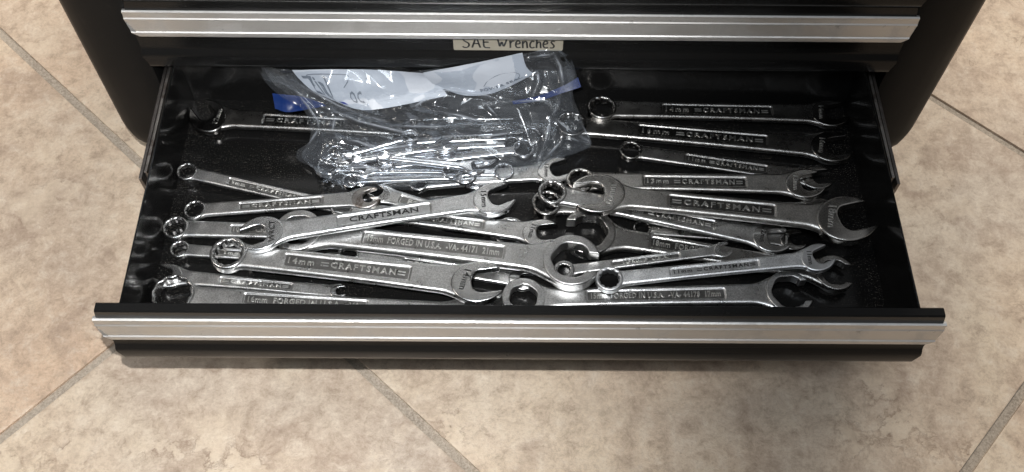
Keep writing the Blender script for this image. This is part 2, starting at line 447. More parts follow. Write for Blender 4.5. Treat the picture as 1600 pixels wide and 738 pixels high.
v1, h1, g1 = squig(26, 3.1, .028, .52, .66, 13); v2, h2, g2 = squig(10, 8.7, .014, .56, .70, 8)
vv = t.math('MAXIMUM', v1, t.math('MULTIPLY', v2, .8))
isl = t.math('MULTIPLY', t.ramp(h1, [(.49, g(0)), (.55, g(1))]), g1)
col = t.mix(t.math('MULTIPLY', isl, .46), col, srgb(226, 208, 184))
col = t.mix(t.math('MULTIPLY', vv, .64), col, srgb(134, 108, 90))
sp = t.n('ShaderNodeTexVoronoi', {'Vector': p, 'Scale': 19.0}); pits = t.ramp(sp.outputs['Distance'], [(0, g(1)), (.030, g(.9)), (.042, g(0))])
pits = t.math('MULTIPLY', pits, t.ramp(t.n('ShaderNodeSeparateXYZ', {0: sp.outputs['Color']}).outputs['X'], [(.78, g(0)), (.80, g(1))]))
col = t.mix(t.math('MULTIPLY', pits, .8), col, srgb(70, 56, 46))
t.set(Base_Color=col, Roughness=t.ramp(med, [(.3, g(.50)), (.7, g(.36))]), Specular_IOR_Level=.4)
hh_ = t.math('ADD', t.math('ADD', t.math('MULTIPLY', isl, .22), t.math('MULTIPLY', fine, .7)), t.math('SUBTRACT', med, t.math('MULTIPLY', vv, .35)))
t.set(Normal=t.bump(hh_, .55, .0024)); M['tile'] = t.m
t = NT('grey_sanded_grout'); o = t.obj()
t.set(Base_Color=t.mix(t.ramp(t.noise(o, 600, 4, .75), [(.38, g(.0)), (.62, g(1))]), t.mix(t.ramp(t.noise(o, 14, 4), [(.4, g(0)), (.6, g(1))]), srgb(146, 134, 120), srgb(164, 152, 137)), srgb(192, 179, 163)), Roughness=.85, Normal=t.bump(t.noise(o, 500, 4, .7), .9, .0012)); M['grout'] = t.m
ZF, TS, ROT, U0, V0, GW = -0.15, 0.5406, 0.8241, -0.0573, 0.266, 0.0074
fm = mesh_from([(-4, -4, ZF-.0024), (4, -4, ZF-.0024), (4, 4, ZF-.0024), (-4, 4, ZF-.0024)], [(0, 1, 2, 3)])
floor = link('floor', fm, M['grout']); floor['kind'] = 'structure'
hs = TS/2-GW/2
tm_ = box(-hs, hs, -hs, hs, -.008, 0, .0012)
ca, sa = math.cos(ROT), math.sin(ROT)
for i in range(-4, 5):
    for j in range(-4, 5):
        u = U0+TS*(i+.5); v = V0-TS*(j+.5)
        o = link('tile', tm_, M['tile'], floor)
        o.location = (ca*u-sa*v, sa*u+ca*v, ZF+random.uniform(-.0002, .0002)); o.rotation_euler = (0, 0, ROT)

# ------------------------------------------------------------------ drawers
def front_profile(h=0.0):
    """cross-section (y,z) of a drawer front; handle top edge is the origin"""
    P = [(.0078, .0095), (.0070, .0102), (.0022, .0102), (.0012, .0092), (.0012, -.004), (.0024, -.007), (.0024, -.0365),
         (.0014, -.0392), (-.0006, -.0415), (-.0012, -.0440), (-.0013, -.0515), (-.0008, -.0543), (.0006, -.0558), (.0024, -.0562), (.0060, -.0560), (.0078, -.0545)]
    return P
HP = [(.0034, -.0002), (.0024, .0008), (.0008, .0010), (-.0004, .0005), (-.0006, -.0006), (-.0003, -.0013), (-.0009, -.0042), (-.0016, -.0050), (-.0013, -.0060), (-.0014, -.0066),
      (-.0032, -.0150), (-.0040, -.0156), (-.0043, -.0164), (-.0045, -.0186), (-.0038, -.0196), (-.0025, -.0197), (-.0012, -.0180), (.0008, -.0070)]
HI = [0 if z > -.006 else min(.0075, (-.006-z)*.25+(max(0, -.0155-z)*1.3)) for y, z in HP]
def make_front(parent):
    fr = link('front_panel', extrude_x(front_profile(), [.0045 if z > -.001 else .0015 if z > -.05 else .004 for y, z in front_profile()], -.2705, .2705, 30), M['paint_front'], parent)
    auto_smooth(fr, 40)
    ha = link('handle', extrude_x(HP, HI, -.2700, .2700, 30), M['alu'], parent); auto_smooth(ha, 25)
    return fr
chest = thing('tool_chest', 'black metal tool chest with its lowest drawer pulled open, aluminium pulls along the drawers', 'tool chest', (0, .2, -.15))
def drawer(name, loc, label=None):
    o = bpy.data.objects.new(name, None); C.objects.link(o); o.empty_display_size = .02; o.parent = chest
    o.location = Vector(loc)-Vector(chest.location)
    if label: o['label'] = label
    return o
dr = drawer('open_drawer', (0, 0, 0), 'lowest drawer, pulled fully open and full of wrenches')
make_front(dr)
DX, DZ, DB, DR = .2505, -.040, .2085, .0105       # half width, floor, back, rim
link('floor_panel', box(-DX, DX, .0078, DB, DZ-.0012, DZ, 0), M['paint_floor'], dr)
for s in (-1, 1):
    x = s*(DX+.0006)
    # folded side wall with a rolled rim
    pr_ = [(x-.0006, DZ-.006), (x-.0006, DR-.001), (x, DR), (x+.0006, DR-.001), (x+.0006, DZ-.006)]
    V = []; Fc = []; n = 5
    for yy in (.0079, DB+.0012):
        for a, b in pr_: V.append((a, yy, b))
    Fc = [(i, (i+1) % n, n+(i+1) % n, n+i) for i in range(n)]+[tuple(range(n))[::-1], tuple(range(n, 2*n))]
    link('side_wall', mesh_from(V, Fc), M['paint'], dr)
    # slide fixed to the cabinet side (two nested strips)
    link('drawer_slide', box(*sorted((s*.2576, s*.2556)), .1110, .2300, -.018, .0035, .0005), M['rail'], dr)
link('back_wall', box(-DX, DX, DB, DB+.0012, DZ-.006, DR-.004, .0003), M['paint_front'], dr)
# the welded inner lip behind the front
link('inner_lip', box(-DX+.001, DX-.001, .0079, .0086, DZ, .006, 0), M['paint'], dr)

# ------------------------------------------------------------------ cabinet
def wl(o, root=None):   # parts are built in world coordinates
    r = root or o.parent
    o.location = tuple(-Vector(r.location)); return o
CT = .50
def post(s):
    # plan outline of the rounded front post, from the drawer slot out and round to the side
    pl = [(.2672, .2300), (.2672, .2050), (.2680, .2022), (.2720, .2005), (.2800, .2000), (.2880, .2003), (.2950, .2018), (.3010, .2050), (.3050, .2105), (.3068, .2180), (.3072, .24), (.3072, .60), (.2990, .60), (.2990, .2300)]
    pl = [(x if x <= .268 else .268+(x-.268)*1.29, y) for x, y in pl]
    zs = [(-.1010, .016), (-.0995, .0095), (-.0950, .0050), (-.0880, .0022), (-.079, .0006), (-.070, 0), (CT, 0)]
    V = []; Fc = []; n = len(pl)
    for z, ins in zs:
        for x, y in pl:
            q = max(.2672, x-ins) if x > .2680 else x
            V.append((s*q, y+(ins if y < .23 and x > .268 else 0)*.6, z))
    for k in range(len(zs)-1):
        for i in range(n):
            j = (i+1) % n; Fc.append((k*n+i, k*n+j, (k+1)*n+j, (k+1)*n+i))
    Fc.append(tuple(range(n))); Fc.append(tuple((len(zs)-1)*n+i for i in range(n)))
    m = mesh_from(V, Fc); bm = bmesh.new(); bm.from_mesh(m); bmesh.ops.recalc_face_normals(bm, faces=bm.faces[:]); bm.to_mesh(m); bm.free()
    o = link('corner_post', m, M['paint_body'], chest); auto_smooth(o, 40); wl(o)
for s in (-1, 1): post(s)
wl(link('bottom_panel', box(-.300, .300, .212, .598, -.088, -.078, .001), M['paint_body'], chest))
wl(link('back_panel', box(-.299, .299, .590, .600, -.08, CT, .001), M['paint_body'], chest))
wl(link('top_panel', box(-.3195, .3195, .200, .602, CT, CT+.008, .002), M['paint_body'], chest))
wl(link('divider_shelf', box(-.2670, .2670, .2120, .5890, .0115, .0135, 0), M['paint_body'], chest))
for s in (-1, 1):
    wl(link('outer_rail', box(*sorted((s*.2606, s*.2584)), .1060, .5, -.0195, .0030, .0005), M['rail_dark'], chest))
    wl(link('side_lining', box(*sorted((s*.2672, s*.2662)), .2305, .589, -.078, CT-.001, 0), M['paint_body'], chest))
for sx_ in (-1, 1):
    for sy_ in (.25, .54):
        c = bmesh.new(); bmesh.ops.create_cone(c, cap_ends=True, segments=28, radius1=.026, radius2=.026, depth=.02, matrix=Matrix.Translation((sx_*.26, sy_+.01, ZF+.0262)) @ Matrix.Rotation(math.pi/2, 4, 'Y'))
        m = bpy.data.meshes.new('wheel'); c.to_mesh(m); c.free(); wl(auto_smooth(link('caster_wheel', m, M['rubber'], chest)))
        wl(link('caster_fork', box(sx_*.26-.014, sx_*.26+.014, sy_-.012, sy_+.016, ZF+.036, -.0885, .002), M['rail'], chest))
PITCH = .0666
for k in range(1, 7):
    d = drawer('closed_drawer', (0, .1981, PITCH*k), 'closed drawer with a handwritten paper label' if k == 1 else None)
    make_front(d)
    link('drawer_box', box(-.2500, .2500, .0080, .36, -.048, .004, .001), M['paint'], d)
    if k == 1:
        t = NT('masking_label_paper'); o = t.obj()
        t.set(Base_Color=t.mix(t.noise(o, 120, 5), srgb(160, 154, 138), srgb(178, 172, 158)), Roughness=.55); M['paper'] = t.m
        t = NT('marker_ink'); t.set(Base_Color=g(.012), Roughness=.4); M['ink'] = t.m
        # label, rounded lower corners
        def onfront(px, py):     # point on the plane of the panel
            dd = FW*F+RT*(px-800)+UP*(369-py); tt = (.1981+.0021-CAM[1])/dd[1]; q = CAM+dd*tt
            return q[0], q[2]-PITCH
        xl, zb = onfront(709, 79); xr, _ = onfront(879, 79); zt = zb+.022
        r = .0022; out = [(xl, zt), (xl, zb+r)]+[(xl+r-r*math.cos(a), zb+r-r*math.sin(a)) for a in np.linspace(.2, 1.4, 5)]
        out += [(xr-r+r*math.sin(a), zb+r-r*math.cos(a)) for a in np.linspace(.2, 1.4, 5)]+[(xr, zb+r), (xr, zt)]
        n = len(out); V = [(x, .00205, z) for x, z in out]+[(x, .0024, z) for x, z in out]
        Fc = [tuple(range(n)), tuple(range(n, 2*n))[::-1]]+[(i, n+i, n+(i+1) % n, (i+1) % n) for i in range(n)]
        lb = link('paper_label', mesh_from(V, Fc), M['paper'], d)
        # handwriting: strokes drawn in a unit box per letter (x right, z up, baseline 0, cap 1)
        S = {'S': [[(.75, .88), (.5, 1), (.2, .92), (.12, .75), (.3, .58), (.6, .45), (.72, .25), (.55, .05), (.25, 0), (.05, .12)], [(.1, 1), (.85, 1.02)]],
             'A': [[(0, 0), (.2, .5), (.42, 1), (.6, .5), (.8, 0)], [(.15, .38), (.68, .38)]],
             'E': [[(.7, 1), (.1, .98), (.12, .5), (.14, .02), (.75, 0)], [(.12, .52), (.62, .54)]],
             'W': [[(0, 1), (.15, .5), (.28, .03), (.45, .7), (.62, .03), (.82, .5), (1.0, 1)]],
             'r': [[(.08, .68), (.12, .3), (.12, 0)], [(.12, .42), (.3, .66), (.5, .62)]],
             'e': [[(.08, .36), (.5, .40), (.46, .62), (.25, .70), (.08, .5), (.06, .22), (.22, .02), (.55, .08)]],
             'n': [[(.06, .66), (.10, 0)], [(.10, .42), (.28, .66), (.46, .58), (.5, .3), (.54, 0)]],
             'c': [[(.5, .58), (.28, .68), (.08, .42), (.1, .12), (.3, 0), (.55, .1)]],
             'h': [[(.08, 1.05), (.1, .5), (.1, 0)], [(.1, .38), (.3, .62), (.46, .52), (.5, .2), (.52, 0)]],
             's': [[(.5, .60), (.3, .70), (.12, .56), (.3, .38), (.48, .22), (.36, .02), (.06, .04)]]}
        W_ = {'S': .95, 'A': .98, 'E': .95, 'W': 1.15, 'r': .55, 'e': .66, 'n': .68, 'c': .62, 'h': .66, 's': .6, ' ': .45}
        tot = sum(W_[c] for c in 'SAE Wrenches'); x0, _ = onfront(722, 70); x1, zt0 = onfront(868, 75.5)
        k_ = (x1-x0)/tot; H_ = .0112; V = []; Fc = []; x = x0; hw = .00065
        for ch in 'SAE Wrenches':
            for st in S.get(ch, []):
                q = np.array([(x+a*k_*.98, zt0+b*H_+random.uniform(-.0001, .0001)) for a, b in st])
                # smooth
                for _ in range(2):
                    nq = [q[0]]
                    for a, b in zip(q[:-1], q[1:]): nq += [a*.75+b*.25, a*.25+b*.75]
                    q = np.array(nq+[q[-1]])
                tg = np.gradient(q, axis=0); tg /= np.linalg.norm(tg, axis=1)[:, None]+1e-9; nn = np.stack([-tg[:, 1], tg[:, 0]], 1)
                b0 = len(V)
                for a, nv in zip(q, nn):
                    for sgn in (-1, 1): V.append((a[0]+sgn*nv[0]*hw, .00195, a[1]+sgn*nv[1]*hw))
                for i in range(len(q)-1): Fc.append((b0+2*i, b0+2*i+1, b0+2*i+3, b0+2*i+2))
            x += W_[ch]*k_
        link('handwriting', mesh_from(V, Fc), M['ink'], d)

# ------------------------------------------------------------------ loose wrenches
def lv(l): return -.0345+.0062*l
def P_(x, y, l): return at(x, y, lv(l))
def mm(px, x, y, l): return px*pxm(x, y, lv(l))*1000
def wrench(label, a, b, kA, kB, ra, rb, tone, plate_px=None, **kw):
    """a, b = (px, py, level) of the head centres surveyed in the photograph"""
    A = P_(*a); B = P_(*b)
    pl = None
    if plate_px: pl = tuple((q-a[0])/(b[0]-a[0]) for q in plate_px)
    nm = {('box', 'open'): 'combination_wrench', ('open', 'box'): 'combination_wrench', ('open', 'open'): 'open_end_wrench',
          ('flare', 'flare'): 'flare_nut_wrench', ('box', 'box'): 'box_end_wrench'}.get((kA, kB), 'flare_nut_wrench')
    return build_wrench(nm, label, A, B, kA, kB, mm(ra, *a), mm(rb, *b), tone, pl, **kw)
CR = 'CRAFTSMAN'
wrench('12mm combination wrench alone at the top left, its open end against the left wall', (325, 184, .0), (648, 203, .1), 'open', 'box', 28, 20, 'shaded', (412, 540), text=CR, bars='l', sizeA='12mm', slotA=.9, tA=48)
wrench('9mm combination wrench, upper of the small left ones, sloping down to the right', (293, 270, .1), (572, 334, 0), 'box', 'open', 16.5, 17, 'mid', (358, 482), text='9mm  '+CR)
wrench('small wrench at left with a rust-spotted open jaw over the drawer centre', (305, 330, .3), (573, 310, 1.3), 'box', 'open', 17.5, 20, 'mid', (374, 505), text=CR, toneA='rustyB')
wrench('combination wrench whose ring shows just above the long diagonal double open-end wrench', (535, 326, .7), (846, 366, 1.6), 'box', 'open', 18.5, 25, 'mid', (626, 757), text='11mm  '+CR, sizeB='11mm')
wrench('buried wrench at the centre, its ring half covered by the crossing shank', (592, 302, .2), (797, 366, .0), 'open', 'box', 17, 27, 'mid', (625, 712), text='FORGED', bars=None)
wrench('10mm wrench at far left whose plate shows through the jaw lying on it', (275, 358, .1), (578, 366, -.1), 'box', 'open', 20.5, 22, 'mid', (360, 470), text='10mm  '+CR, bars=None)
wrench('7mm wrench at left with the smallest ring, running under the big 14mm ring', (281, 391, .0), (522, 408, -.1), 'box', 'open', 15, 15, 'mid', (338, 470), text='7mm '+CR)
wrench('wrench mostly hidden under the 19mm flare nut wrench, short plate showing below it', (545, 398, .0), (818, 437, .1), 'box', 'open', 17, 20, 'mid', (632, 735), text=CR, slotB=.8)
wrench('19mm and 21mm flare nut wrench with raised forging text, across the drawer centre', (467, 364, 1.0), (893, 411, 1.9), 'flare', 'flare', 37, 45, 'mid', (570, 790), text='19mm  FORGED IN U.S.A.  -VA- 44171  21mm', bars=None, tA=-10, tB=-2, slotB=.74, slotA=.82, tsx=.95, wid=.56, holeA=.68, holeB=.66)
wrench('14mm combination wrench at the front centre, ring left and large polished jaw right', (358, 399, 1.7), (748, 443, 2.3), 'box', 'open', 29, 36, 'mid', (446, 643), text='14mm  '+CR, sizeB='14mm')
wrench('double open-end wrench lying diagonally on top of the pile left of centre', (408, 367, 2.7), (773, 312, 2.5), 'open', 'open', 30, 29, 'bright', (525, 671), text=CR, bars=None, dark_text=True, sizeA='WRCT', sizeB='15mm', tA=-12, wid=.60)
wrench('narrow wrench near the front left, dark jaw in the corner shadow', (262, 432, .1), (529, 456, .2), 'open', 'open', 21, 12, 'mid', (344, 457), text=CR)
wrench('16mm flare nut wrench along the front left, partly hidden by the drawer front', (272, 463, .3), (742, 492, .3), 'box', 'flare', 34, 34, 'mid', (382, 575), text='16mm  FORGED IN U.S.A.  -VA-', bars=None, tA=0, tB=10, slotB=.8, tsx=.95, holeA=.72, wid=.56)
wrench('15mm and 17mm flare nut wrench along the front right against the drawer front', (818, 468, .5), (1232, 460, .5), 'flare', 'flare', 34, 37, 'mid', (915, 1132), text='15mm  FORGED IN U.S.A.  -VA- 44178  17mm', bars=None, tA=-80, tB=3, slotA=.8, slotB=.95, tsx=.95, wid=.54, holeA=.62, holeB=.72)
wrench('wrench with an open flare ring at far right running under the 11mm wrench', (920, 366, .5), (1303, 429, .4), 'flare', 'flare', 41, 31, 'shaded', (1016, 1120), text='18mm  FORGED IN', bars=None, tA=-8, tB=5, slotA=.9, slotB=1.0, wid=.54, holeA=.66, holeB=.68)
wrench('tiny combination wrench with its ring end sitting inside the 21mm flare ring', (881, 424, 1.1), (1130, 391, 2.0), 'box', 'open', 17, 13.5, 'mid', (955, 1062), text='FORGED  U.S.A.', bars=None, tA=0, wid=.62, holeA=.5)
wrench('bright 11mm combination wrench at the front right with dark filled lettering', (952, 438, 1.5), (1278, 404, 2.3), 'box', 'open', 21.5, 23.5, 'frost', (1046, 1185), text='11mm  '+CR, sizeB='11mm', dark_text=True, tB=20, wid=.60)
wrench('13mm combination wrench in the middle right, its ring showing behind the 16mm jaw', (907, 284, .6), (1258, 289, 1.0), 'box', 'open', 22.5, 27, 'worn', (1005, 1166), text='13mm  '+CR, sizeB='13mm')
wrench('combination wrench with its ring on top of another ring, plate under the 16mm wrench', (863, 303, 1.9), (1206, 374, .9), 'box', 'open', 22.5, 26, 'mid', (970, 1117), text='12mm  '+CR, sizeB='12mm')
wrench('wrench whose ring lies beneath another ring right of centre, mostly covered', (854, 320, .9), (1280, 333, .4), 'box', 'open', 23.5, 25, 'shaded', None)
wrench('small 10mm wrench at right lying on the drawer floor between larger ones', (1003, 358, .4), (1240, 376, .0), 'box', 'open', 14.5, 19, 'shaded', (1060, 1150), text='10mm  '+CR, sizeB='10mm')
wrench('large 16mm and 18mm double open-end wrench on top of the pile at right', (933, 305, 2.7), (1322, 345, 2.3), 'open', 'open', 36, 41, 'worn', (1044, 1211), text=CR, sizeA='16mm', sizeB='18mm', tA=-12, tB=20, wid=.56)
wrench('14mm combination wrench farthest back at the right side', (940, 171, .6), (1297, 179, .0), 'box', 'open', 23, 26, 'shaded', (1033, 1205), text='14mm  '+CR, sizeB='14mm')
wrench('16mm combination wrench second from the back at right, ring under the plastic bag', (893, 197, .1), (1300, 232, .0), 'box', 'open', 24, 29, 'shaded', (997, 1199), text='16mm  '+CR, sizeB='16mm')
wrench('11mm combination wrench at right with a slim ring, sloping down to a hidden jaw', (985, 237, .4), (1276, 279, .0), 'box', 'open', 17.5, 22, 'shaded', (1070, 1199), text='11mm  '+CR, sizeB='9mm')
wrench('combination wrench sticking out from under the lower right corner of the bag', (655, 286, -.1), (868, 268, .5), 'box', 'open', 17, 24, 'mid', None, sizeB='13mm')
# ------------------------------------------------------------------ small wrenches in the bag
GB = 'small chrome wrenches inside the plastic bag'
BW = [('thin wrench in the bag with a dark ring pointing to its upper middle', (640, 215, 1.6), (520, 250, 1.0), 'box', 'box', 11, 9),
      ('widest bright wrench in the bag, ring at its left end', (541, 253, 1.5), (697, 229, 1.7), 'box', 'open', 10, 13),
      ('wrench in the bag whose large ring shows at the right end', (818, 234, 1.3), (590, 262, .6), 'box', 'open', 14, 14),
      ('wrench in the bag with a lettered plate, the one farthest back', (830, 214, .4), (620, 222, .4), 'box', 'open', 13, 14),
      ('wrench in the bag ending in a ring at the lower right', (787, 270, .5), (560, 279, .5), 'box', 'open', 13, 13),
      ('wrench along the front edge of the bag with a ring at lower left', (513, 262, .1), (745, 283, .1), 'box', 'open', 14, 14),
      ('wrench in the bag with a ring at the lower centre', (705, 268, 1.2), (566, 268, 1.0), 'box', 'open', 12, 11),
      ('thin wrench near the top of the bag pile by its left end', (525, 240, .6), (760, 246, 1.0), 'box', 'open', 11, 12)]
BW += [('short wrench in the bag crossing the bright ones near the middle', (600, 247, 2.1), (742, 262, 1.7), 'box', 'open', 10, 12),
       ('wrench in the bag lying second from its front edge', (548, 284, .6), (728, 276, 1.0), 'box', 'open', 11, 12),
       ('wrench in the bag just behind the widest bright one', (575, 238, 1.0), (800, 226, 1.0), 'open', 'box', 12, 11)]
for lb_, a, b, kA, kB, ra, rb in BW:
    ra *= 1.25; rb *= 1.25
    if a[0] > b[0]: a, b, kA, kB, ra, rb = b, a, kB, kA, rb, ra
    A = P_(*a); B = P_(*b)
    pl = (.33, .72) if 'lettered' in lb_ else None
    build_wrench('chrome_wrench', lb_, A, B, kA, kB, mm(ra, *a), mm(rb, *b), 'bag', pl, 'CRAFTSMAN', group=GB, wid=.52, res=.9, thick=1.4)

# ------------------------------------------------------------------ plastic bag
def catmull(P, s):
    """P: (n,3) control rows, s in 0..1 array"""
    P = np.asarray(P, float); n = len(P); x = s*(n-1); i = np.clip(x.astype(int), 0, n-2); f = (x-i)[:, None]
    g_ = lambda k: P[np.clip(k, 0, n-1)]
    p0 = np.where((i > 0)[:, None], g_(i-1), 2*g_(i)-g_(i+1)); p3 = np.where((i < n-2)[:, None], g_(i+2), 2*g_(i+1)-g_(i))
    p1, p2 = g_(i), g_(i+1)
    return .5*(2*p1+(p2-p0)*f+(2*p0-5*p1+4*p2-p3)*f**2+(3*p1-p0-3*p2+p3)*f**3)
def patch(rows, nu, nv):
    """rows of (px,py,z) control points -> world grid"""
    R = [catmull([at(x, y, z) for x, y, z in r], np.linspace(0, 1, nu)) for r in rows]
    R = np.array(R); out = np.zeros((nv, nu, 3))
    for k in range(nu): out[:, k] = catmull(R[:, k], np.linspace(0, 1, nv))
    return out
def gridmesh(G, thick=None):
    nv, nu, _ = G.shape; V = G.reshape(-1, 3); q = [(j*nu+i, j*nu+i+1, (j+1)*nu+i+1, (j+1)*nu+i) for j in range(nv-1) for i in range(nu-1)]
    return mesh_from(V, q)
def crumple(G, amp, seed, n=26, scale=(.03, .09), keep_edges=.15):
    """straight pressed creases: folded-paper ridges, each alive only in its own patch"""
    r = np.random.default_rng(seed); nv, nu, _ = G.shape
    P = G.reshape(-1, 3).copy(); c0, c1 = P.min(0), P.max(0)
    du = np.gradient(G, axis=1); dv = np.gradient(G, axis=0); N = np.cross(du, dv); N /= np.linalg.norm(N, axis=2)[:, :, None]+1e-12
    N = N.reshape(-1, 3); N *= np.sign(N[:, 2:3]+1e-6)
    H = np.zeros(len(P))
    for _ in range(n):
        c = P[r.integers(len(P))]; a = r.uniform(0, math.pi); L = r.uniform(*scale); wd = L*r.uniform(.10, .28)
        x = (P[:, 0]-c[0])*math.cos(a)+(P[:, 1]-c[1])*math.sin(a); y = -(P[:, 0]-c[0])*math.sin(a)+(P[:, 1]-c[1])*math.cos(a)
        y = y+.15*wd*np.sin(x/L*5+a*7)
        ridge = np.maximum(0, 1-np.abs(y)/(wd*(.35+.65*np.clip(1-np.abs(x)/L, 0, 1))))*np.clip(1-(x/L)**2, 0, 1)
        H += r.choice([-1, 1, 1])*ridge*amp*wd/.008*r.uniform(.4, 1)
    return (P+N*H[:, None]).reshape(G.shape)
t = NT('clear_polythene'); t.t.nodes.remove(t.b); o = t.obj()
gl = t.n('ShaderNodeBsdfGlossy', {'Color': (.97, .99, 1, 1), 'Roughness': .16})
nb = t.bump(t.noise(o, 45, 1, .4, .5), .25, .0030); t.link(nb, gl.inputs['Normal'])
tr = t.n('ShaderNodeBsdfTransparent', {'Color': (.93, .95, .97, 1)})
df = t.n('ShaderNodeBsdfTranslucent', {'Color': (.80, .86, .95, 1)}); dd_ = t.n('ShaderNodeBsdfDiffuse', {'Color': (.78, .84, .93, 1)})
mx0 = t.n('ShaderNodeMixShader', {0: .5, 1: df.outputs[0], 2: dd_.outputs[0]})
fr_ = t.n('ShaderNodeLayerWeight', {'Blend': .35, 'Normal': nb}).outputs['Facing']
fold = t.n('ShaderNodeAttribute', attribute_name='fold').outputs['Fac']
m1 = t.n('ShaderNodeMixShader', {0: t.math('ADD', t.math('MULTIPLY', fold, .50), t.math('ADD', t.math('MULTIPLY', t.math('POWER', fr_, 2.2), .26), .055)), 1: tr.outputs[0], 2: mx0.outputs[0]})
m2 = t.n('ShaderNodeMixShader', {0: t.math('ADD', t.math('MULTIPLY', t.math('POWER', fr_, 2.2), .70), .07), 1: m1.outputs[0], 2: gl.outputs[0]})
t.link(m2.outputs[0], t.out.inputs[0]); M['film'] = t.m
t = NT('white_printed_film'); o = t.obj()
t.set(Base_Color=(.37, .40, .45, 1), Roughness=.42, Normal=t.bump(t.noise(o, 60, 4, .6), .3, .002)); M['white_film'] = t.m
t = NT('blue_zipper_plastic'); t.set(Base_Color=(.004, .021, .11, 1), Roughness=.25, Specular_IOR_Level=.6); M['blue'] = t.m
t = NT('grey_print'); t.set(Base_Color=(.10, .12, .15, 1), Roughness=.45); M['print'] = t.m
t = NT('blue_print'); t.set(Base_Color=(.03, .05, .30, 1), Roughness=.45); M['print_blue'] = t.m

bag = thing('plastic_bag', 'crumpled clear zip bag with white print and blue zipper, holding small wrenches', 'plastic bag', (-.06, .15, -.04))
ROWS = [[(408, 106, .011), (450, 110, .012), (520, 109, .012), (590, 109, .012), (660, 113, .010), (740, 100, .018), (815, 82, .028), (870, 77, .031), (880, 84, .030)],
        [(425, 128, .000), (465, 130, .002), (530, 134, .004), (600, 138, .003), (670, 130, .000), (745, 126, .006), (820, 112, .014), (872, 106, .017), (896, 112, .014)],
        [(470, 160, -.012), (500, 165, -.011), (550, 163, -.008), (610, 160, -.006), (680, 152, -.006), (750, 152, -.003), (820, 145, .002), (870, 145, .004), (893, 150, .000)],
        [(492, 192, -.018), (515, 196, -.012), (560, 196, -.010), (620, 190, -.010), (690, 186, -.009), (760, 186, -.008), (820, 185, -.008), (870, 190, -.010), (903, 188, -.016)],
        [(488, 222, -.024), (512, 226, -.014), (560, 226, -.013), (620, 221, -.013), (690, 217, -.013), (760, 217, -.013), (820, 218, -.015), (872, 220, -.022), (924, 224, -.033)],
        [(471, 243, -.036), (502, 250, -.020), (556, 254, -.018), (620, 249, -.016), (690, 245, -.016), (760, 244, -.017), (815, 246, -.020), (862, 246, -.028), (904, 238, -.037)],
        [(496, 268, -.036), (515, 276, -.027), (560, 277, -.022), (625, 272, -.021), (690, 268, -.021), (752, 266, -.022), (806, 264, -.026), (842, 260, -.033), (868, 252, -.037)],
        [(512, 282, -.0375), (526, 289, -.036), (562, 298, -.035), (628, 293, -.034), (690, 288, -.034), (745, 284, -.034), (798, 278, -.035), (826, 272, -.037), (842, 266, -.038)]]
G = patch(ROWS, 400, 270)
G[:, :, 2] = np.maximum(G[:, :, 2], DZ+.0012)
CREASES = [([(430, 112), (455, 135), (480, 165), (497, 190), (503, 222)], 5, 1.5), ([(440, 130), (500, 165), (560, 190), (640, 210), (692, 213)], 5, 1.2),
    ([(455, 125), (530, 165), (570, 180), (612, 192)], 4, -1.0), ([(560, 166), (640, 150), (700, 142), (760, 150), (800, 165)], 5, 1.1),
    ([(596, 197), (680, 199), (740, 196), (792, 192)], 4, 1.2), ([(640, 165), (720, 180), (770, 195)], 5, -1.1), ([(758, 163), (775, 180), (786, 198)], 4, 1.2),
    ([(862, 180), (853, 222), (836, 268)], 6, 1.8), ([(884, 214), (905, 222), (924, 224)], 4, 1.2), ([(864, 182), (895, 205), (924, 222)], 6, -1.4),
    ([(836, 268), (862, 238), (884, 214)], 5, 1.4), ([(862, 78), (875, 105), (880, 130), (872, 165), (862, 182)], 6, 1.5), ([(815, 86), (840, 80), (870, 79)], 3, 1.0),
    ([(820, 94), (845, 88), (872, 85)], 3, 1.0), ([(735, 166), (800, 160), (850, 158), (873, 166)], 5, 1.2), ([(472, 243), (488, 218), (503, 196)], 5, 1.2),
    ([(520, 263), (600, 262), (700, 256)], 4, 1.0), ([(540, 240), (620, 228), (700, 222), (790, 226)], 4, -1.0), ([(515, 215), (560, 222), (600, 240)], 5, 1.2), ([(568, 215), (578, 228), (598, 234)], 5, 1.6),
    ([(903, 186), (915, 205), (925, 225)], 3, .6), ([(925, 225), (895, 243), (868, 254), (838, 268)], 3, .6), ([(471, 243), (482, 256), (496, 268), (514, 284)], 3, .6),
    ([(700, 206), (760, 212), (820, 204)], 5, -1.2), ([(525, 180), (520, 205), (532, 222)], 6, 1.5), ([(690, 152), (660, 160), (640, 172)], 5, 1.2), ([(840, 110), (842, 130), (830, 155)], 6, 1.2)]
def px_of(G):
    d = G.reshape(-1, 3)-CAM; z = d @ FW
    return np.stack([800+F*(d @ RT)/z, 369-F*(d @ UP)/z], 1)
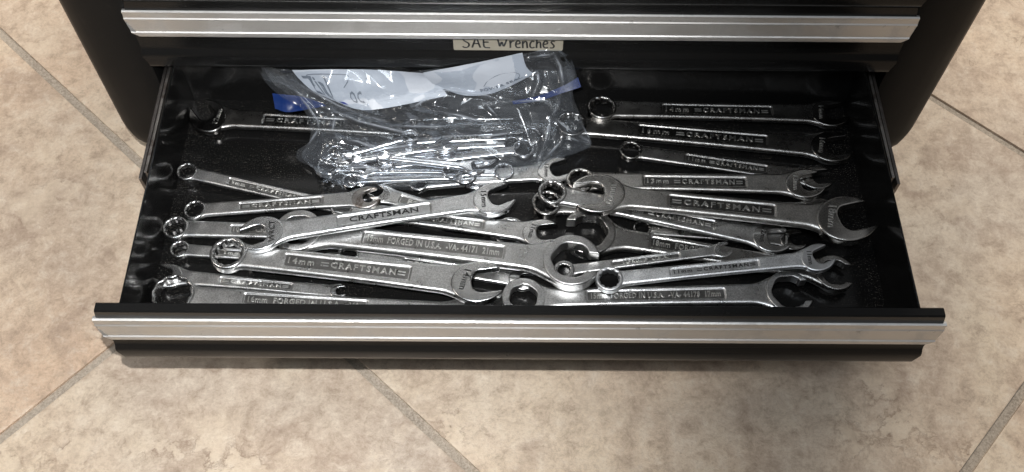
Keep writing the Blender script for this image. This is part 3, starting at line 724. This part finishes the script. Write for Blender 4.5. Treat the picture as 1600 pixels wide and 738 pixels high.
def creased(G, amp):
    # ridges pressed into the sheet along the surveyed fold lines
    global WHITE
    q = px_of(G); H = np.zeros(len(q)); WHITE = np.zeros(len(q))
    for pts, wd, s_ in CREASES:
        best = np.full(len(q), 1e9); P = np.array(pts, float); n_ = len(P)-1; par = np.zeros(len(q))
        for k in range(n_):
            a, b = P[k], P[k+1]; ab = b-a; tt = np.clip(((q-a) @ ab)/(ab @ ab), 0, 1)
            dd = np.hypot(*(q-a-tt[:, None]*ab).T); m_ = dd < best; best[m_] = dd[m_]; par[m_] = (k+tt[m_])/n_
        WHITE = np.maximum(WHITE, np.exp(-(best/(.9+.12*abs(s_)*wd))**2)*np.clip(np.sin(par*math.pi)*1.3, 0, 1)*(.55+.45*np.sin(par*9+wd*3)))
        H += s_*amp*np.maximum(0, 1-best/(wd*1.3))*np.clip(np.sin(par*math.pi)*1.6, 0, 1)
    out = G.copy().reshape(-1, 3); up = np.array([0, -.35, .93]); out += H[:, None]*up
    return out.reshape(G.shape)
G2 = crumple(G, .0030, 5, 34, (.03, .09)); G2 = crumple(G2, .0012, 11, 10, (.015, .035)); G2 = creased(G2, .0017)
G2[:, :, 2] = np.maximum(G2[:, :, 2], DZ+.0008)
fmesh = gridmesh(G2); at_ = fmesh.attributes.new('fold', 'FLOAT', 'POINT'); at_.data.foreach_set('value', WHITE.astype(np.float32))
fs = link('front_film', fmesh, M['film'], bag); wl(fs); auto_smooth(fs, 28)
# the rear film lies under the wrenches and comes up to the mouth behind
back = [[(x+3, y-1, z-.003) for x, y, z in ROWS[0]], [(x+2, y+2, z-.009) for x, y, z in ROWS[1]], [(x, y+3, max(z-.017, -.0385)) for x, y, z in ROWS[2]]]+[[(x, y, -.0388) for x, y, z in r] for r in ROWS[3:]]
Gb = crumple(patch(back, 110, 70), .0015, 21, 26, (.02, .06)); Gb[:, :, 2] = np.maximum(Gb[:, :, 2], DZ+.0003)
bs = link('rear_film', gridmesh(Gb), M['film'], bag); wl(bs); auto_smooth(bs, 28)
# loose corner of film at the right with the zipper end
rc = crumple(patch([[(872, 78, .030), (884, 84, .028), (893, 98, .022)], [(878, 105, .015), (893, 112, .012), (903, 128, .006)], [(880, 135, .002), (893, 138, -.001), (906, 136, .000)]], 30, 40), .001, 3, 12, (.01, .03))
o = link('film_corner', gridmesh(rc), M['film'], bag); wl(o); auto_smooth(o, 28)
lc = crumple(patch([[(408, 104, .012), (425, 112, .010), (455, 122, .009), (480, 140, .002)], [(412, 122, .004), (430, 124, .003), (458, 135, .001), (490, 165, -.008)], [(420, 128, .000), (440, 130, .000), (470, 150, -.004), (505, 185, -.012)]], 40, 30), .0015, 9, 20, (.008, .03))
o = link('film_corner', gridmesh(lc), M['film'], bag); wl(o); auto_smooth(o, 28)
def solid(G, th):
    m = gridmesh(G); bm = bmesh.new(); bm.from_mesh(m); bmesh.ops.recalc_face_normals(bm, faces=bm.faces[:])
    bmesh.ops.solidify(bm, geom=bm.faces[:], thickness=th); bm.to_mesh(m); bm.free(); return m
z1 = patch([[(426, 146, -.009), (448, 148, -.009), (472, 151, -.010), (500, 159, -.012)], [(430, 170, -.017), (450, 175, -.018), (480, 171, -.017), (510, 165, -.014)]], 40, 12)
o = link('zipper', solid(crumple(z1, .0010, 2, 14, (.01, .03)), .0006), M['blue'], bag); wl(o); auto_smooth(o)
z2 = patch([[(800, 158, -.007), (840, 150, -.005), (880, 134, -.001), (903, 121, .004)], [(802, 163, -.009), (842, 157, -.008), (884, 144, -.004), (908, 136, -.001)]], 30, 8)
o = link('zipper', solid(z2, .0006), M['blue'], bag); wl(o); auto_smooth(o)
LP = patch([[(457, 109, .0105), (520, 108, .0112), (590, 109, .0110), (660, 114, .0090)], [(468, 122, .0045), (525, 125, .0055), (590, 126, .0050), (682, 123, .0025)],
            [(490, 142, -.0015), (532, 152, -.0035), (590, 152, -.0040), (692, 138, -.0030)], [(522, 155, -.0055), (558, 170, -.0090), (600, 169, -.0090), (700, 149, -.0065)]], 60, 30)
RP = patch([[(661, 113, .0095), (710, 104, .0150), (765, 93, .0220), (816, 82, .0275)], [(668, 122, .0045), (715, 119, .0095), (770, 112, .0140), (822, 103, .0180)],
            [(678, 131, -.0005), (722, 136, .0005), (775, 132, .0050), (833, 113, .0130)], [(690, 137, -.003), (730, 149, -.0045), (778, 142, .0000), (838, 112, .0130)]], 60, 30)
for q, sd in ((LP, 31), (RP, 32)):
    q += np.array([0, -.0010, .0008])[None, None]
    o = link('white_panel', solid(crumple(q, .0005, sd, 10, (.02, .05)), .0003), M['white_film'], bag); wl(o); auto_smooth(o, 50)
# printing carried by the panels
def on_patch(G, u, v):
    nv, nu, _ = G.shape; x = np.clip(u*(nu-1), 0, nu-1.001); y = np.clip(v*(nv-1), 0, nv-1.001); i, j = int(x), int(y); a, b = x-i, y-j
    return (G[j, i]*(1-a)+G[j, i+1]*a)*(1-b)+(G[j+1, i]*(1-a)+G[j+1, i+1]*a)*b
def print_text(G, s, u0, v0, su, sv, ang, mat, name, weight=.0):
    m = text_mesh(s, 1.0, .0001, 1.0, weight=weight).copy(); m.materials.clear()
    ca, sa = math.cos(ang), math.sin(ang)
    for v in m.vertices:
        x, y, z = v.co; x, y = x*ca-y*sa, x*sa+y*ca
        p = on_patch(G, u0+x*su, v0-y*sv); v.co = Vector(p+np.array([0, -.0006, .0011 if z > 0 else .0008]))
    wl(link(name, m, mat, bag))
def print_line(G, pts, wd, mat, name):
    q = np.array(pts, float)
    for _ in range(2):
        nq = [q[0]]
        for a, b in zip(q[:-1], q[1:]): nq += [a*.8+b*.2, a*.2+b*.8]
        q = np.array(nq+[q[-1]])
    W = np.array([on_patch(G, u, v) for u, v in q])+np.array([0, -.0006, .0010]); V = []; Fc = []
    T = np.gradient(W, axis=0); T /= np.linalg.norm(T, axis=1)[:, None]+1e-9
    N = np.cross(T, np.array([0, -.6, .8])); N /= np.linalg.norm(N, axis=1)[:, None]
    for a, nn in zip(W, N): V += [a-nn*wd, a+nn*wd]
    for i in range(len(W)-1): Fc.append((2*i, 2*i+1, 2*i+3, 2*i+2))
    wl(link(name, mesh_from(V, Fc), mat, bag))
print_line(LP, [(.11, .50), (.08, .28), (.10, .20), (.20, .17), (.42, .17), (.455, .22), (.44, .36), (.40, .48)], .00035, M['print'], 'logo_outline')
print_text(LP, 'Zipl', .14, .50, .13, .62, 0, M['print'], 'logo_print', .02)
print_text(LP, 'oc', .50, .62, .12, .55, 0, M['print'], 'logo_print', .0)
print_text(LP, 'BRAND', .27, .86, .028, .12, .1, M['print_blue'], 'logo_print')
print_text(LP, '®', .60, .30, .04, .18, 0, M['print'], 'logo_print')
print_text(RP, 'POWER SEAL', .70, .78, .065, .17, .10, M['print'], 'slogan_print', .01)
print_line(RP, [(.55, .68), (.60, .52), (.72, .42), (.86, .44), (.90, .56), (.84, .80)], .00022, M['print'], 'slogan_outline')
